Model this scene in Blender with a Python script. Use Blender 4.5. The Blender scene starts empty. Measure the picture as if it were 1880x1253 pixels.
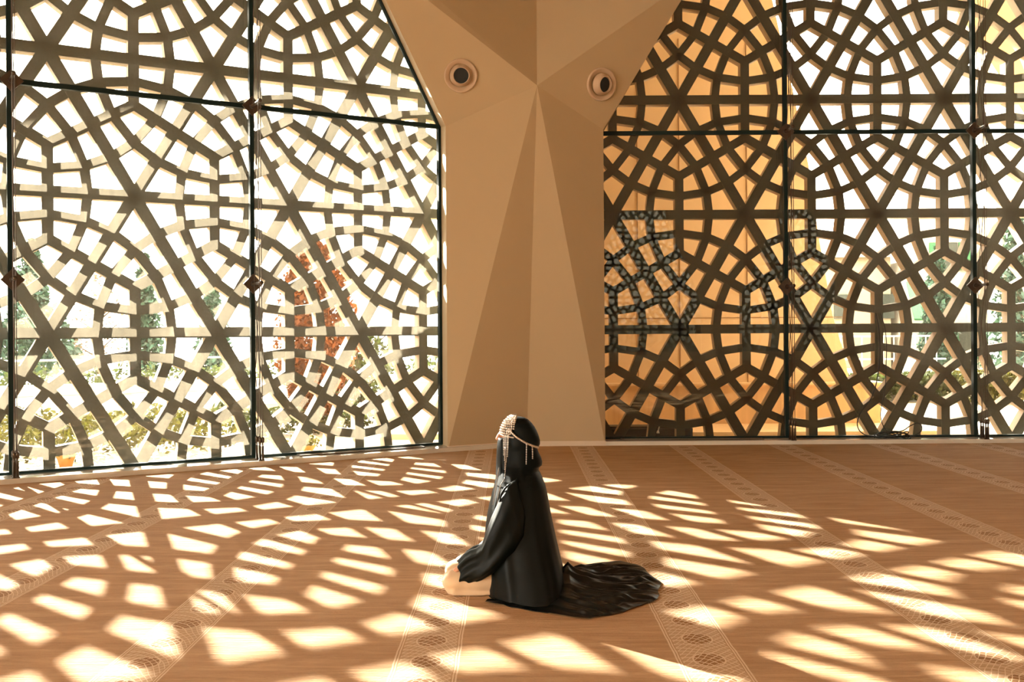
import bpy, bmesh, math, random
from mathutils import Vector, Matrix, noise
random.seed(7)
PI = math.pi
S = bpy.context.scene
COL = S.collection

# ------------------------------------------------------------------ camera (35 mm lens, level, tiny roll)
F, CX, CY, H, ROLL = 1828.0, 940.0, 607.0, 1.42, 0.0065
cd = bpy.data.cameras.new('camera'); cam = bpy.data.objects.new('camera', cd); COL.objects.link(cam)
cd.sensor_width = 36; cd.lens = F * 36 / 1880; cd.shift_y = (CY - 626.5) / 1880
cd.clip_start = 0.05; cd.clip_end = 400
cam.matrix_world = Matrix.Translation((0, 0, H)) @ Matrix.Rotation(PI / 2, 4, 'X') @ Matrix.Rotation(-ROLL, 4, 'Z')
S.camera = cam

def uv(px, py):
    c, s = math.cos(ROLL), math.sin(ROLL)
    return (px - CX) * c - (py - CY) * s, (py - CY) * c + (px - CX) * s
def at(px, py, Y):                      # a measured point of the photo at depth Y
    u, v = uv(px, py); return Vector((u * Y / F, Y, H - v * Y / F))
def on_floor(px, py, z=0.0):
    u, v = uv(px, py); Y = (H - z) * F / v; return Vector((u * Y / F, Y, z))
def on_plane(px, py, p0, n):
    u, v = uv(px, py); r = Vector((u / F, 1, -v / F)); o = Vector((0, 0, H))
    return o + r * ((p0 - o).dot(n) / r.dot(n))

# ------------------------------------------------------------------ helpers
def tag(o, label=None, cat=None, group=None, kind=None):
    if label: o['label'] = label
    if cat: o['category'] = cat
    if group: o['group'] = group
    if kind: o['kind'] = kind
    return o
def empty(name, loc=(0, 0, 0)):
    o = bpy.data.objects.new(name, None); COL.objects.link(o); o.location = loc; o.empty_display_size = .1
    return o
def link(name, bm, mat, parent=None, smooth=False):
    me = bpy.data.meshes.new(name); bmesh.ops.recalc_face_normals(bm, faces=bm.faces[:])
    bm.to_mesh(me); bm.free()
    if smooth:
        for p in me.polygons: p.use_smooth = True
    me.materials.append(mat)
    o = bpy.data.objects.new(name, me); COL.objects.link(o)
    if parent is not None:
        o.parent = parent
        if parent.type == 'EMPTY' : o.matrix_parent_inverse = Matrix.Translation(parent.location).inverted()
    return o
def box(bm, c, sx, sy, sz, ax=Vector((1, 0, 0)), ay=Vector((0, 1, 0)), az=Vector((0, 0, 1))):
    c = Vector(c); v = []
    for k in (-1, 1):
        for j in (-1, 1):
            for i in (-1, 1):
                v.append(bm.verts.new(c + ax * (i * sx / 2) + ay * (j * sy / 2) + az * (k * sz / 2)))
    for q in ((0, 1, 3, 2), (4, 6, 7, 5), (0, 4, 5, 1), (2, 3, 7, 6), (0, 2, 6, 4), (1, 5, 7, 3)):
        bm.faces.new([v[i] for i in q])
def poly(bm, pts):
    vs = [bm.verts.new(p) for p in pts]; return bm.faces.new(vs)
def prism(bm, pts, d):
    a = [bm.verts.new(p) for p in pts]; b = [bm.verts.new(Vector(p) + d) for p in pts]
    bm.faces.new(a); bm.faces.new(b[::-1]); n = len(pts)
    for i in range(n): bm.faces.new([a[i], b[i], b[(i + 1) % n], a[(i + 1) % n]])
def tube(bm, pts, rad, n=10, caps=True):
    pts = [Vector(p) for p in pts]; rad = rad if isinstance(rad, (list, tuple)) else [rad] * len(pts)
    rings = []; prev = None
    for i, p in enumerate(pts):
        d = (pts[min(i + 1, len(pts) - 1)] - pts[max(i - 1, 0)]).normalized()
        if prev is None:
            a = d.cross(Vector((0, 0, 1)));
            if a.length < .1: a = d.cross(Vector((0, 1, 0)))
        else: a = prev - d * prev.dot(d)
        a.normalize(); prev = a; b = d.cross(a)
        rings.append([bm.verts.new(p + (a * math.cos(2 * PI * k / n) + b * math.sin(2 * PI * k / n)) * rad[i]) for k in range(n)])
    for r0, r1 in zip(rings, rings[1:]):
        for k in range(n): bm.faces.new([r0[k], r0[(k + 1) % n], r1[(k + 1) % n], r1[k]])
    if caps: bm.faces.new(rings[0][::-1]); bm.faces.new(rings[-1])
def ball(bm, c, r, sx=1, sy=1, sz=1, seg=12):
    bmesh.ops.create_uvsphere(bm, u_segments=seg, v_segments=max(6, seg * 2 // 3), radius=r,
                              matrix=Matrix.Translation(c) @ Matrix.Diagonal((sx, sy, sz, 1)))
def loft(bm, rings, closed=True, caps=True):
    vr = [[bm.verts.new(p) for p in r] for r in rings]
    for a, b in zip(vr, vr[1:]):
        n = len(a)
        for k in range(n if closed else n - 1): bm.faces.new([a[k], a[(k + 1) % n], b[(k + 1) % n], b[k]])
    if caps and closed: bm.faces.new(vr[0][::-1]); bm.faces.new(vr[-1])
    return vr
def lerp_rows(rows, t):                 # smooth interpolation in a table by its first column
    for a, b in zip(rows, rows[1:]):
        if t <= b[0]:
            f = (t - a[0]) / (b[0] - a[0]); f = max(0, min(1, f))
            return [x + (y - x) * f for x, y in zip(a, b)]
    return list(rows[-1])
def B(): return bmesh.new()

# ------------------------------------------------------------------ materials
class E:                                 # tiny expression layer over Math nodes
    nt = None
    def __init__(s, sock): s.s = sock
    @staticmethod
    def m(op, *a):
        n = E.nt.nodes.new('ShaderNodeMath'); n.operation = op
        for i, x in enumerate(a):
            if isinstance(x, E): E.nt.links.new(x.s, n.inputs[i])
            else: n.inputs[i].default_value = x
        return E(n.outputs[0])
    def __add__(s, o): return E.m('ADD', s, o)
    def __sub__(s, o): return E.m('SUBTRACT', s, o)
    def __mul__(s, o): return E.m('MULTIPLY', s, o)
    def __truediv__(s, o): return E.m('DIVIDE', s, o)
    def abs(s): return E.m('ABSOLUTE', s)
    def lt(s, o): return E.m('LESS_THAN', s, o)
    def gt(s, o): return E.m('GREATER_THAN', s, o)
    def wrap(s, per): return E.m('WRAP', s, per / 2, -per / 2)
    def maxi(s, o): return E.m('MAXIMUM', s, o)
    def sq(s): return E.m('SQRT', s)
def newmat(name):
    m = bpy.data.materials.new(name); m.use_nodes = True; nt = m.node_tree; E.nt = nt
    return m, nt, nt.nodes['Principled BSDF']
def nz(nt, scale, vec=None, detail=4, rough=.5, dist=0):
    n = nt.nodes.new('ShaderNodeTexNoise'); n.inputs['Scale'].default_value = scale
    n.inputs['Detail'].default_value = detail; n.inputs['Roughness'].default_value = rough; n.inputs['Distortion'].default_value = dist
    if vec is not None: nt.links.new(vec, n.inputs['Vector'])
    return n
def coords(nt, sc=(1, 1, 1)):
    t = nt.nodes.new('ShaderNodeNewGeometry'); mp = nt.nodes.new('ShaderNodeMapping'); mp.inputs['Scale'].default_value = sc
    nt.links.new(t.outputs['Position'], mp.inputs['Vector']); return mp.outputs['Vector']
def mixc(nt, fac, a, b):
    n = nt.nodes.new('ShaderNodeMix'); n.data_type = 'RGBA'
    if hasattr(fac, 'links') or isinstance(fac, bpy.types.NodeSocket): nt.links.new(fac, n.inputs[0])
    else: n.inputs[0].default_value = fac
    for i, x in ((6, a), (7, b)):
        if isinstance(x, bpy.types.NodeSocket): nt.links.new(x, n.inputs[i])
        else: n.inputs[i].default_value = (*x, 1)
    return n.outputs[2]
def bump(nt, bs, h, strength=.3, dist=.01):
    b = nt.nodes.new('ShaderNodeBump'); b.inputs['Strength'].default_value = strength; b.inputs['Distance'].default_value = dist
    nt.links.new(h, b.inputs['Height']); nt.links.new(b.outputs[0], bs.inputs['Normal'])
def simple(name, col, rough=.6, metal=0, vary=.12, scale=6, bmp=0, spec=.5, sheen=0, sc=(1, 1, 1)):
    m, nt, bs = newmat(name)
    v = coords(nt, sc); n = nz(nt, scale, v)
    c = mixc(nt, n.outputs[0], [x * (1 - vary) for x in col], [min(1, x * (1 + vary)) for x in col])
    nt.links.new(c, bs.inputs['Base Color']); bs.inputs['Roughness'].default_value = rough
    bs.inputs['Metallic'].default_value = metal; bs.inputs['Specular IOR Level'].default_value = spec
    if sheen: bs.inputs['Sheen Weight'].default_value = sheen; bs.inputs['Sheen Roughness'].default_value = .4
    if bmp: bump(nt, bs, n.outputs[0], bmp)
    return m
M_plaster = simple('plaster', (.50, .385, .235), .85, vary=.03, scale=1.5)
M_white = simple('white_plaster', (.66, .56, .44), .8, vary=.03)
M_stone_shade = simple('lattice_concrete_shaded', (.072, .090, .078), .8, vary=.14, scale=5, bmp=.15)  # concrete darkened: the shade of the room side is in its colour
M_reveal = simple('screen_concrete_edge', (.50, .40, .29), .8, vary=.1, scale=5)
M_frame = simple('dark_green_steel', (.006, .018, .017), .5, vary=.05, spec=.2)
M_steel = simple('brushed_bronze_steel', (.10, .078, .06), .32, metal=.85, vary=.15, scale=30)
M_cable = simple('steel_cable', (.10, .08, .07), .4, metal=.8)
M_black = simple('black_rubber', (.008, .012, .013), .5)
M_marble = simple('sill_marble', (.66, .62, .53), .12, vary=.12, scale=3)
M_nozzle = simple('painted_nozzle', (.56, .42, .29), .5, vary=.02)
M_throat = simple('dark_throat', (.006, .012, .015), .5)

def carpet():
    m, nt, bs = newmat('prayer_carpet')
    g = nt.nodes.new('ShaderNodeNewGeometry'); sp = nt.nodes.new('ShaderNodeSeparateXYZ'); nt.links.new(g.outputs['Position'], sp.inputs[0])
    wn = nz(nt, 7, coords(nt)); wob = (E(wn.outputs[0]) - .5) * .012
    x = E(sp.outputs[0]) + wob; y = E(sp.outputs[1]) + wob
    PER = 1.215
    dx = (x + .377).wrap(PER)
    ad = dx.abs()
    inb = ad.lt(.118)
    edge = (ad - .138).abs().lt(.0035).maxi((ad - .126).abs().lt(.003))
    def ring(off, cx):
        yy = (y + off).wrap(.285); xx = (dx - cx) * 1.22
        return (xx * xx * 1.0 + yy * yy).sq()
    d1, d2 = ring(0, .0), ring(0, .0)
    rings = (d1 - .083).abs().lt(.0045).maxi((d2 - .083).abs().lt(.0045))
    inside = d1.lt(.079).maxi(d2.lt(.079))
    # net of curved ribs
    n1 = ((y + dx * 1.0 + dx * dx * 4 + d1 * .25).wrap(.0475)).abs().lt(.0040)
    n2 = ((y - dx * 1.3 + ad * .5 - d1 * .2).wrap(.0475)).abs().lt(.0040)
    big = (dx.wrap(.118)).abs().lt(.003)
    net = n1.maxi(n2).maxi(rings)
    lines = (net * inb).maxi(edge)
    # pile: drawn-out brush marks
    p1 = nz(nt, 3.0, coords(nt, (.45, 3.4, 1)), 9, .72, .8)
    p2 = nz(nt, 60, coords(nt, (1, 2.5, 1)), 3, .6)
    p3 = nz(nt, 3.0, coords(nt, (1.3, 13, 1)), 7, .62, .8)
    def con(n_, k): return E.m('MINIMUM', E.m('MAXIMUM', (E(n_.outputs[0]) - .5) * k + .5, 0.0), 1.0)
    q1, q3 = con(p1, 2.0), con(p3, 2.6)
    base = mixc(nt, q1.s, (.39, .225, .112), (.74, .475, .27))
    base = mixc(nt, ((E(p2.outputs[0]) - .35) * .8).s, base, (.66, .42, .24))
    base = mixc(nt, (q3 * .30).s, base, (.27, .145, .07))
    bandc = mixc(nt, p1.outputs[0], (.50, .31, .175), (.66, .45, .275))
    c = mixc(nt, inb.s, base, bandc)
    c = mixc(nt, (inb * inside).s, c, (.36, .19, .09))
    c = mixc(nt, lines.s, c, (.78, .60, .41))
    nt.links.new(c, bs.inputs['Base Color']); bs.inputs['Roughness'].default_value = .95
    bs.inputs['Specular IOR Level'].default_value = .15
    hh = E(p1.outputs[0]) * .8 + E(p2.outputs[0]) * .35 - q3 * .35 + lines * .2
    bump(nt, bs, hh.s, .8, .02)
    return m
M_carpet = carpet()

def glass(name, dust):
    m, nt, bs = newmat(name); nt.nodes.remove(bs); out = nt.nodes['Material Output']
    tr = nt.nodes.new('ShaderNodeBsdfTransparent'); tr.inputs[0].default_value = (.965, .975, .955, 1)
    gl = nt.nodes.new('ShaderNodeBsdfGlossy'); gl.inputs['Roughness'].default_value = .0
    fr = nt.nodes.new('ShaderNodeFresnel'); fr.inputs[0].default_value = 1.5
    tl = nt.nodes.new('ShaderNodeBsdfTranslucent'); tl.inputs[0].default_value = (1, .86, .62, 1)
    m1 = nt.nodes.new('ShaderNodeMixShader'); m2 = nt.nodes.new('ShaderNodeMixShader')
    st = nz(nt, 14, coords(nt, (2.2, 2.2, .22)), 6, .7); sp = nz(nt, 2.2, coords(nt), 4, .6)
    f = (E(st.outputs[0]) * E(sp.outputs[0]) * 2.2 + .35) * dust
    nt.links.new(f.s, m1.inputs[0]); nt.links.new(tr.outputs[0], m1.inputs[1]); nt.links.new(tl.outputs[0], m1.inputs[2])
    nt.links.new((E(fr.outputs[0]) * 1.0).s, m2.inputs[0]); nt.links.new(m1.outputs[0], m2.inputs[1]); nt.links.new(gl.outputs[0], m2.inputs[2])
    nt.links.new(m2.outputs[0], out.inputs[0]); return m
M_glass_sun = glass('dusty_glass_sun_side', .038)
M_glass = glass('dusty_glass', .022)

# ------------------------------------------------------------------ wall frames (left wall turned 30 degrees, right wall straight ahead)
AL, NL = Vector((math.cos(PI / 6), .5, 0)), Vector((-.5, math.cos(PI / 6), 0))   # along, outward
GL = 10.852                                                                      # glass of the left wall: NL . P = GL
def LP(t, z, off=0.0): return AL * t + NL * (GL + off) + Vector((0, 0, z))
GR = 12.5
def RP(x, z, off=0.0): return Vector((x, GR + off, z))
ZT, ZTOP, SILL, CEIL = 3.885, 6.6, .05, 7.6

# pillar key points
Lb = on_floor(824, 821.5, .05); Lb = AL * Lb.dot(AL) + NL * (GL - .30); Lb.z = 0
Mb = Vector((.17, GR - .30, 0)); Rb = Vector((1.135, GR - .30, 0))
Lt = Vector((Lb.x, Lb.y, at(820, 232, Lb.y).z)); Rt = Vector((Rb.x, Rb.y, at(1110, 238, Rb.y).z))
C = at(986, 157, 11.72)
U5b = on_plane(708, 0, Lb, NL); U6b = on_plane(1251, 0, Rb, Vector((0, 1, 0)))
n5 = (U5b - Lt).cross(C - Lt); n6 = (U6b - Rt).cross(C - Rt)
U5a = on_plane(789, 0, C, n5); U6a = on_plane(1214, 0, C, n6)
PT = at(985, 0, 12.3); U7a = on_plane(806, 0, C, (U5a - C).cross(PT - C)); 
def ext(a, b, z=CEIL): return a + (b - a) * ((z - a.z) / (b.z - a.z))
X5b, X6b, XP = ext(Lt, U5b), ext(Rt, U6b), ext(C, PT)
A5, A6 = ext(Lt, U5b, 5.74), ext(Rt, U6b, 5.76)
A7 = ext(C, U7a, 5.76)
Gl0 = LP(5.284, 0); Gl_t = Vector((Gl0.x, Gl0.y, ZT + .0)); Gr0 = Vector((1.15, GR, 0)); Gr_t = Vector((1.15, GR, ZT))
dgl = on_plane(700, 0, LP(0, 0), NL); dgr = on_plane(1247, 0, RP(0, 0), Vector((0, 1, 0)))
XGl, XGr = ext(Gl_t, dgl), ext(Gr_t, dgr)
bm = B()
top = lambda p: Vector((p.x, p.y, Lt.z))
for f in ([Lb, Lt, C], [Lb, C, Mb], [Mb, C, Rb], [Rb, C, Rt], [Lt, A5, C], [C, A5, A7], [A5, X5b, A7], [C, A7, XP], [A7, X5b, XP], [C, XP, A6], [A6, XP, X6b], [C, A6, Rt],
          [Lb, Gl0, Gl_t, Lt], [Lt, Gl_t, XGl, X5b], [Rb, Gr0, Gr_t, Rt], [Rt, Gr_t, XGr, X6b]):
    poly(bm, f)
# outer skin behind the glass line, closing the pillar body
ol, orr = LP(5.284, 0, .1), RP(1.15, 0, .1); K = Vector((.05, 13.4, 0))
for a, b in (([Gl0, Gl_t], K), ([Gl_t, XGl], K), ([Gr0, Gr_t], K), ([Gr_t, XGr], K)):
    p0, p1 = a; poly(bm, [p0, p1, Vector((K.x, K.y, p1.z)), Vector((K.x, K.y, p0.z))])
tag(link('wall_corner', bm, M_plaster), 'faceted tan plaster corner pillar between the two windows', kind='structure')
# the plinth at the foot of the pillar
bm = B()
for a, b in ((Lb, Mb), (Mb, Rb)):
    d = (b - a).normalized(); n = Vector((d.y, -d.x, 0))
    box(bm, (a + b) / 2 + n * .006 + Vector((0, 0, .03)), (b - a).length + .01, .02, .06, d, n)
tag(link('baseboard_pillar', bm, M_white), kind='structure')

# ------------------------------------------------------------------ room shell
bm = B(); poly(bm, [(-16, -20, 0), (16, -20, 0), (16, GR - .01, 0), (0.2, GR - .01, 0), (0, 12.4, 0), (-16, 3.18, 0)])
tag(link('floor', bm, M_carpet), kind='structure')
bm = B(); box(bm, (0, -2, CEIL + .1), 34, 40, .2); tag(link('ceiling', bm, M_white), kind='structure')
def wallbox(name, a, b, z0, z1, th=.3, mat=M_white):
    a, b = Vector((a[0], a[1], 0)), Vector((b[0], b[1], 0)); d = (b - a).normalized(); n = Vector((d.y, -d.x, 0)); bm = B()
    box(bm, ((a.x + b.x) / 2 + n.x * th / 2, (a.y + b.y) / 2 + n.y * th / 2, (z0 + z1) / 2), (b - a).length, th, z1 - z0, d, n)
    return tag(link(name, bm, mat), kind='structure')
TL0 = -4.2; XR1 = 10.6
wallbox('wall_left', LP(-12, 0), LP(TL0, 0), 0, CEIL)
wallbox('wall_left_upper', LP(TL0, 0), LP(5.2, 0), ZTOP, CEIL)
wallbox('wall_right_upper', (16, GR), (1.2, GR), ZTOP, CEIL).location.y = .3
wallbox('wall_right', (16, GR + .3), (XR1, GR + .3), 0, CEIL)
wallbox('wall_east', (15.7, -20), (15.7, 13), 0, CEIL)
wallbox('wall_west', (-15.7, -20), (-15.7, -12), 0, CEIL).location.x = -.3
wallbox('wall_west_low', (-15.7, -12), (-15.7, 5), 0, .5).location.x = -.3  # the gap above is an unseen opening added for fill light
wallbox('wall_west_end', (-15.7, -1.5), (-15.7, 5), .5, CEIL).location.x = -.3
for pts in ([(-4, 0), (3.5, 0), (3.5, 3.0), (5.0, 6.9), (-4, 6.9)], [(8.6, 0), (10.2, 0), (10.2, 2.6), (12.2, 6.9), (6.9, 6.9), (8.6, 2.6)], [(14.7, 0), (16, 0), (16, 6.9), (13.6, 6.9), (14.7, 3.5)]):
    bm = B(); prism(bm, [Vector((x, -20.05, z)) for x, z in pts], Vector((0, -.28, 0))); tag(link('wall_back_pier', bm, M_white), kind='structure')
wallbox('backdrop_opposite', (-40, -34), (50, -34), -.1, 11, mat=simple('dark_backdrop', (.058, .055, .044), .8, vary=.5, scale=.5))  # unseen dark box added to dim the far windows' reflection in the glass
wallbox('wall_back_low', (-16, -20), (16, -20), 0, .4)
wallbox('wall_back_high', (-16, -20), (16, -20), 6.8, CEIL)

# marble sills
bm = B(); W_ = .30
p = [LP(-12, 0, -W_), LP(5.75, 0, -W_), LP(5.75, 0, .02), LP(-12, 0, .02)]
Pk = Vector((.20, GR - W_, 0)); p[1] = Pk; p[2] = Vector((.2, GR, 0)); prism(bm, p, Vector((0, 0, .05)))
tag(link('trim_1', bm, M_marble), kind='structure')
bm = B(); prism(bm, [(.205, GR - W_, 0), (14, GR - W_, 0), (14, GR + .02, 0), (.205, GR + .02, 0)], Vector((0, 0, .05)))
tag(link('trim_2', bm, M_marble), kind='structure')

# ------------------------------------------------------------------ windows: panes, mullions, transoms
def window(name, P, N, cols, edge_t, diag_top, gm, label):
    root = tag(empty(name, P(cols[0], 0)), label, kind='structure')
    A = (P(1, 0) - P(0, 0))
    sgn = 1 if edge_t > cols[0] else -1
    ts = sorted(cols + [edge_t])
    for i in range(len(ts) - 1):
        a, b = ts[i], ts[i + 1]
        bm = B(); prism(bm, [P(a, SILL), P(b, SILL), P(b, ZT), P(a, ZT)], N * .012); link('glass_pane', bm, gm, root)
        edge_here = (abs(b - edge_t) < 1e-6) or (abs(a - edge_t) < 1e-6)
        xt = lambda z: edge_t + (diag_top - edge_t) * (z - ZT) / (CEIL - ZT)
        if edge_here:
            far = a if abs(b - edge_t) < 1e-6 else b
            pts = [P(edge_t, ZT), P(xt(ZTOP), ZTOP), P(far, ZTOP), P(far, ZT)]
            if (xt(ZTOP) - far) * (edge_t - far) < 0:
                zc = ZT + (far - edge_t) / (diag_top - edge_t) * (CEIL - ZT); pts = [P(edge_t, ZT), P(far, zc), P(far, ZT)]
        else:
            pts = [P(a, ZT), P(b, ZT), P(b, ZTOP), P(a, ZTOP)]
            near = b if abs(b - edge_t) < abs(a - edge_t) else a
            if (xt(ZTOP) - near) * (near - edge_t) > 0:
                zc = ZT + (near - edge_t) / (diag_top - edge_t) * (CEIL - ZT)
                far = a if near == b else b
                pts = [P(far, ZT), P(near, ZT), P(near, min(zc, ZTOP)), P(xt(ZTOP), ZTOP), P(far, ZTOP)]
        bm = B(); prism(bm, pts, N * .012); link('glass_pane', bm, gm, root)
    for t in cols:
        zt = ZTOP
        d = (t - edge_t) / (diag_top - edge_t)
        if d < (ZTOP - ZT) / (CEIL - ZT) and d > 0: zt = ZT + d * (CEIL - ZT)
        bm = B(); box(bm, P(t, (SILL + zt) / 2, 0), .046, .07, zt - SILL, A, N); link('mullion', bm, M_frame, root)
    a, b = ts[0], ts[-1]
    bm = B(); box(bm, P((a + b) / 2, ZT, 0), b - a, .05, .050, A, N); link('transom', bm, M_frame, root)
    bm = B(); box(bm, P((a + b) / 2, SILL + .012, 0), b - a, .06, .022, A, N); link('bottom_rail', bm, M_frame, root)
    eo = .02 if sgn > 0 else -.03
    bm = B(); box(bm, P(edge_t - sgn * eo, (SILL + ZT) / 2, 0), .042, .06, ZT - SILL, A, N)
    tube(bm, [P(edge_t - sgn * eo, ZT), P(diag_top - sgn * eo * 1.5, CEIL)], .025, 6); link('edge_frame', bm, M_frame, root)
    return root
colsL = [.619, 2.986, -1.75, TL0]; colsR = [3.44, 5.80, 8.16, XR1]
dtl = XGl.dot(AL); dtr = XGr.x
window('window_1', LP, NL, colsL, 5.284, dtl, M_glass_sun, 'tall sunlit glass wall left of the pillar')
window('window_2', RP, Vector((0, 1, 0)), colsR, 1.15, dtr, M_glass, 'tall glass wall right of the pillar')

# ------------------------------------------------------------------ pierced stone screens outside
def lattice(bm, P, N, D, t_star, z_star, tmin, tmax, zmin, zmax, off, depth, clip=None, ws=1.0):
    A = P(1, 0) - P(0, 0); Zv = Vector((0, 0, 1)); R = .727 * D; h = D * math.sqrt(3) / 2
    segs = []
    def seg(a, b, w, k): segs.append((Vector(a), Vector(b), w, k))
    rows = range(int((zmin - z_star) / h) - 2, int((zmax - z_star) / h) + 3)
    cols_ = range(int((tmin - t_star) / D) - 3, int((tmax - t_star) / D) + 4)
    for r in rows:
        for c in cols_:
            s = Vector((t_star + c * D + (r % 2) * D / 2, z_star + r * h))
            for ang in (0, 60, 120):
                d = Vector((math.cos(math.radians(ang)), math.sin(math.radians(ang))))
                w = .122 if ang == 0 else .134
                seg(s, s + d * D, w, 0)
                mid = s + d * (D / 2); nn = Vector((-d.y, d.x)) * (D * math.sqrt(3) / 6)
                seg(mid - nn, mid + nn, .116, 1)
            angs = []
            for k in range(6): angs += [60 * k, 60 * k + 13.4, 60 * k + 30, 60 * k + 46.6]
            pts = [s + Vector((math.cos(math.radians(a)), math.sin(math.radians(a)))) * R for a in angs]
            for a, b in zip(pts, pts[1:] + pts[:1]): seg(a, b, .104, 2)
    for a, b, w, k in segs:
        w *= ws
        lo, hi = 0.0, 1.0; d = b - a
        for i, (mn, mx) in enumerate(((tmin, tmax), (zmin, zmax))):
            if abs(d[i]) < 1e-9:
                if a[i] < mn or a[i] > mx: lo, hi = 1, 0
            else:
                u0, u1 = sorted(((mn - a[i]) / d[i], (mx - a[i]) / d[i])); lo, hi = max(lo, u0), min(hi, u1)
        if hi - lo < 1e-3: continue
        a2, b2 = a + d * lo, a + d * hi; m = (a2 + b2) / 2
        if clip and not clip(m): continue
        dd = (b2 - a2); L = dd.length; dd.normalize()
        ax = A * dd.x + Zv * dd.y; az = -A * dd.y + Zv * dd.x
        dep = depth - k * .006
        box(bm, P(m.x, m.y, off + depth / 2), L + (w * .5 if k == 2 else .0), dep, w - k * .0, ax, N, az)
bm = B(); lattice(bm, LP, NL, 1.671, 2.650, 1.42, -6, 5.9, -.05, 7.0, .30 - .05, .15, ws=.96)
scr = link('lattice_screen', bm, M_stone_shade)
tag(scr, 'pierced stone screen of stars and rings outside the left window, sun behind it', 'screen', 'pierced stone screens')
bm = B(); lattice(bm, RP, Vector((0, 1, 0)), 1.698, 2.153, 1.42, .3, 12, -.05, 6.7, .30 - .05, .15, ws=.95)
scr_r = tag(link('lattice_screen', bm, M_stone_shade), 'shaded pierced stone screen of stars and rings outside the right window', 'screen', 'pierced stone screens')
def paint_inner_shade(o, N):  # room side keeps the painted shade, other faces get the lighter concrete
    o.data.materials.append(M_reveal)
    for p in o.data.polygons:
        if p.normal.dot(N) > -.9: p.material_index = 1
paint_inner_shade(scr, NL)
paint_inner_shade(scr_r, Vector((0, 1, 0)))
# far windows of the hall behind the viewer (seen only as reflections and as soft light)
def BP(x, z, off=0.0): return Vector((x, -20 - off, z))
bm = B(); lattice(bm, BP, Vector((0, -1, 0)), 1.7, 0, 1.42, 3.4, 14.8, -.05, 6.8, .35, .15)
tag(link('lattice_screen', bm, M_stone_shade), 'pierced stone screen closing the far end of the hall', 'screen', 'pierced stone screens')

# ------------------------------------------------------------------ cable trusses with clamp plates
def truss(t, P, N, label, down):
    root = tag(empty('cable_truss', P(t, 0, -.2)), label, 'cable truss', 'cable trusses behind the glass joints')
    A = P(1, 0) - P(0, 0); Zv = Vector((0, 0, 1)); dg1 = (A + Zv).normalized(); dg2 = (A - Zv).normalized()
    for z in (1.945, ZT, 5.83):
        if z > 5 and down: continue
        bm = B(); box(bm, P(t, z, -.045), .155, .014, .155, dg1, N, dg2); bmesh.ops.bevel(bm, geom=bm.edges[:], offset=.003, segments=1, affect='EDGES')
        pl = link('clamp_plate', bm, M_steel, root)
        bm = B(); tube(bm, [P(t, z, -.05), P(t, z, -.075), P(t, z, -.08), P(t, z, -.34), P(t, z, -.345), P(t, z, -.365)], [.03, .03, .017, .015, .021, .021], 12)
        link('peg', bm, M_steel, pl, True)
    zt = 6.6
    for s in (-1, 1):
        bm = B(); tube(bm, [P(t + s * .012, .30, -.325), P(t + s * .012, zt, -.325)], .0045, 6); link('cable', bm, M_cable, root)
    for s, o1, o2 in ((-1, -.10, -.29), (1, -.29, -.10)):
        pts = [P(t + s * .02, .30, -.16)]
        zs = [.05, 1.0, 1.945, 2.9, ZT, 4.85, 5.83, 6.6]
        pts = [P(t + .004 * s, zz, o1 if i % 2 == 0 else o2) for i, zz in enumerate(zs)]
        pts[0] = P(t + s * .012, .30, -.2)
        bm = B(); tube(bm, pts, .0045, 6); link('cable', bm, M_cable, root)
    for s, o in ((-1, -.325), (1, -.325), (-1, -.2), (1, -.2)):
        bm = B(); q = lambda z: P(t + s * .014, z, o)
        tube(bm, [q(.05), q(.06), q(.062), q(.20), q(.205), q(.235), q(.24), q(.29), q(.30)], [.02, .02, .013, .013, .008, .008, .018, .018, .006], 10)
        link('turnbuckle', bm, M_steel, root, True)
    return root
truss(.619 + .02, LP, NL, 'steel cable truss on the glass joint at the far left edge', False)
truss(2.986, LP, NL, 'steel cable truss on the joint in the middle of the left window', False)
truss(3.44, RP, Vector((0, 1, 0)), 'steel cable truss on the first joint right of the pillar', False)
truss(5.80, RP, Vector((0, 1, 0)), 'steel cable truss on the last joint near the right edge', False)

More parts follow.
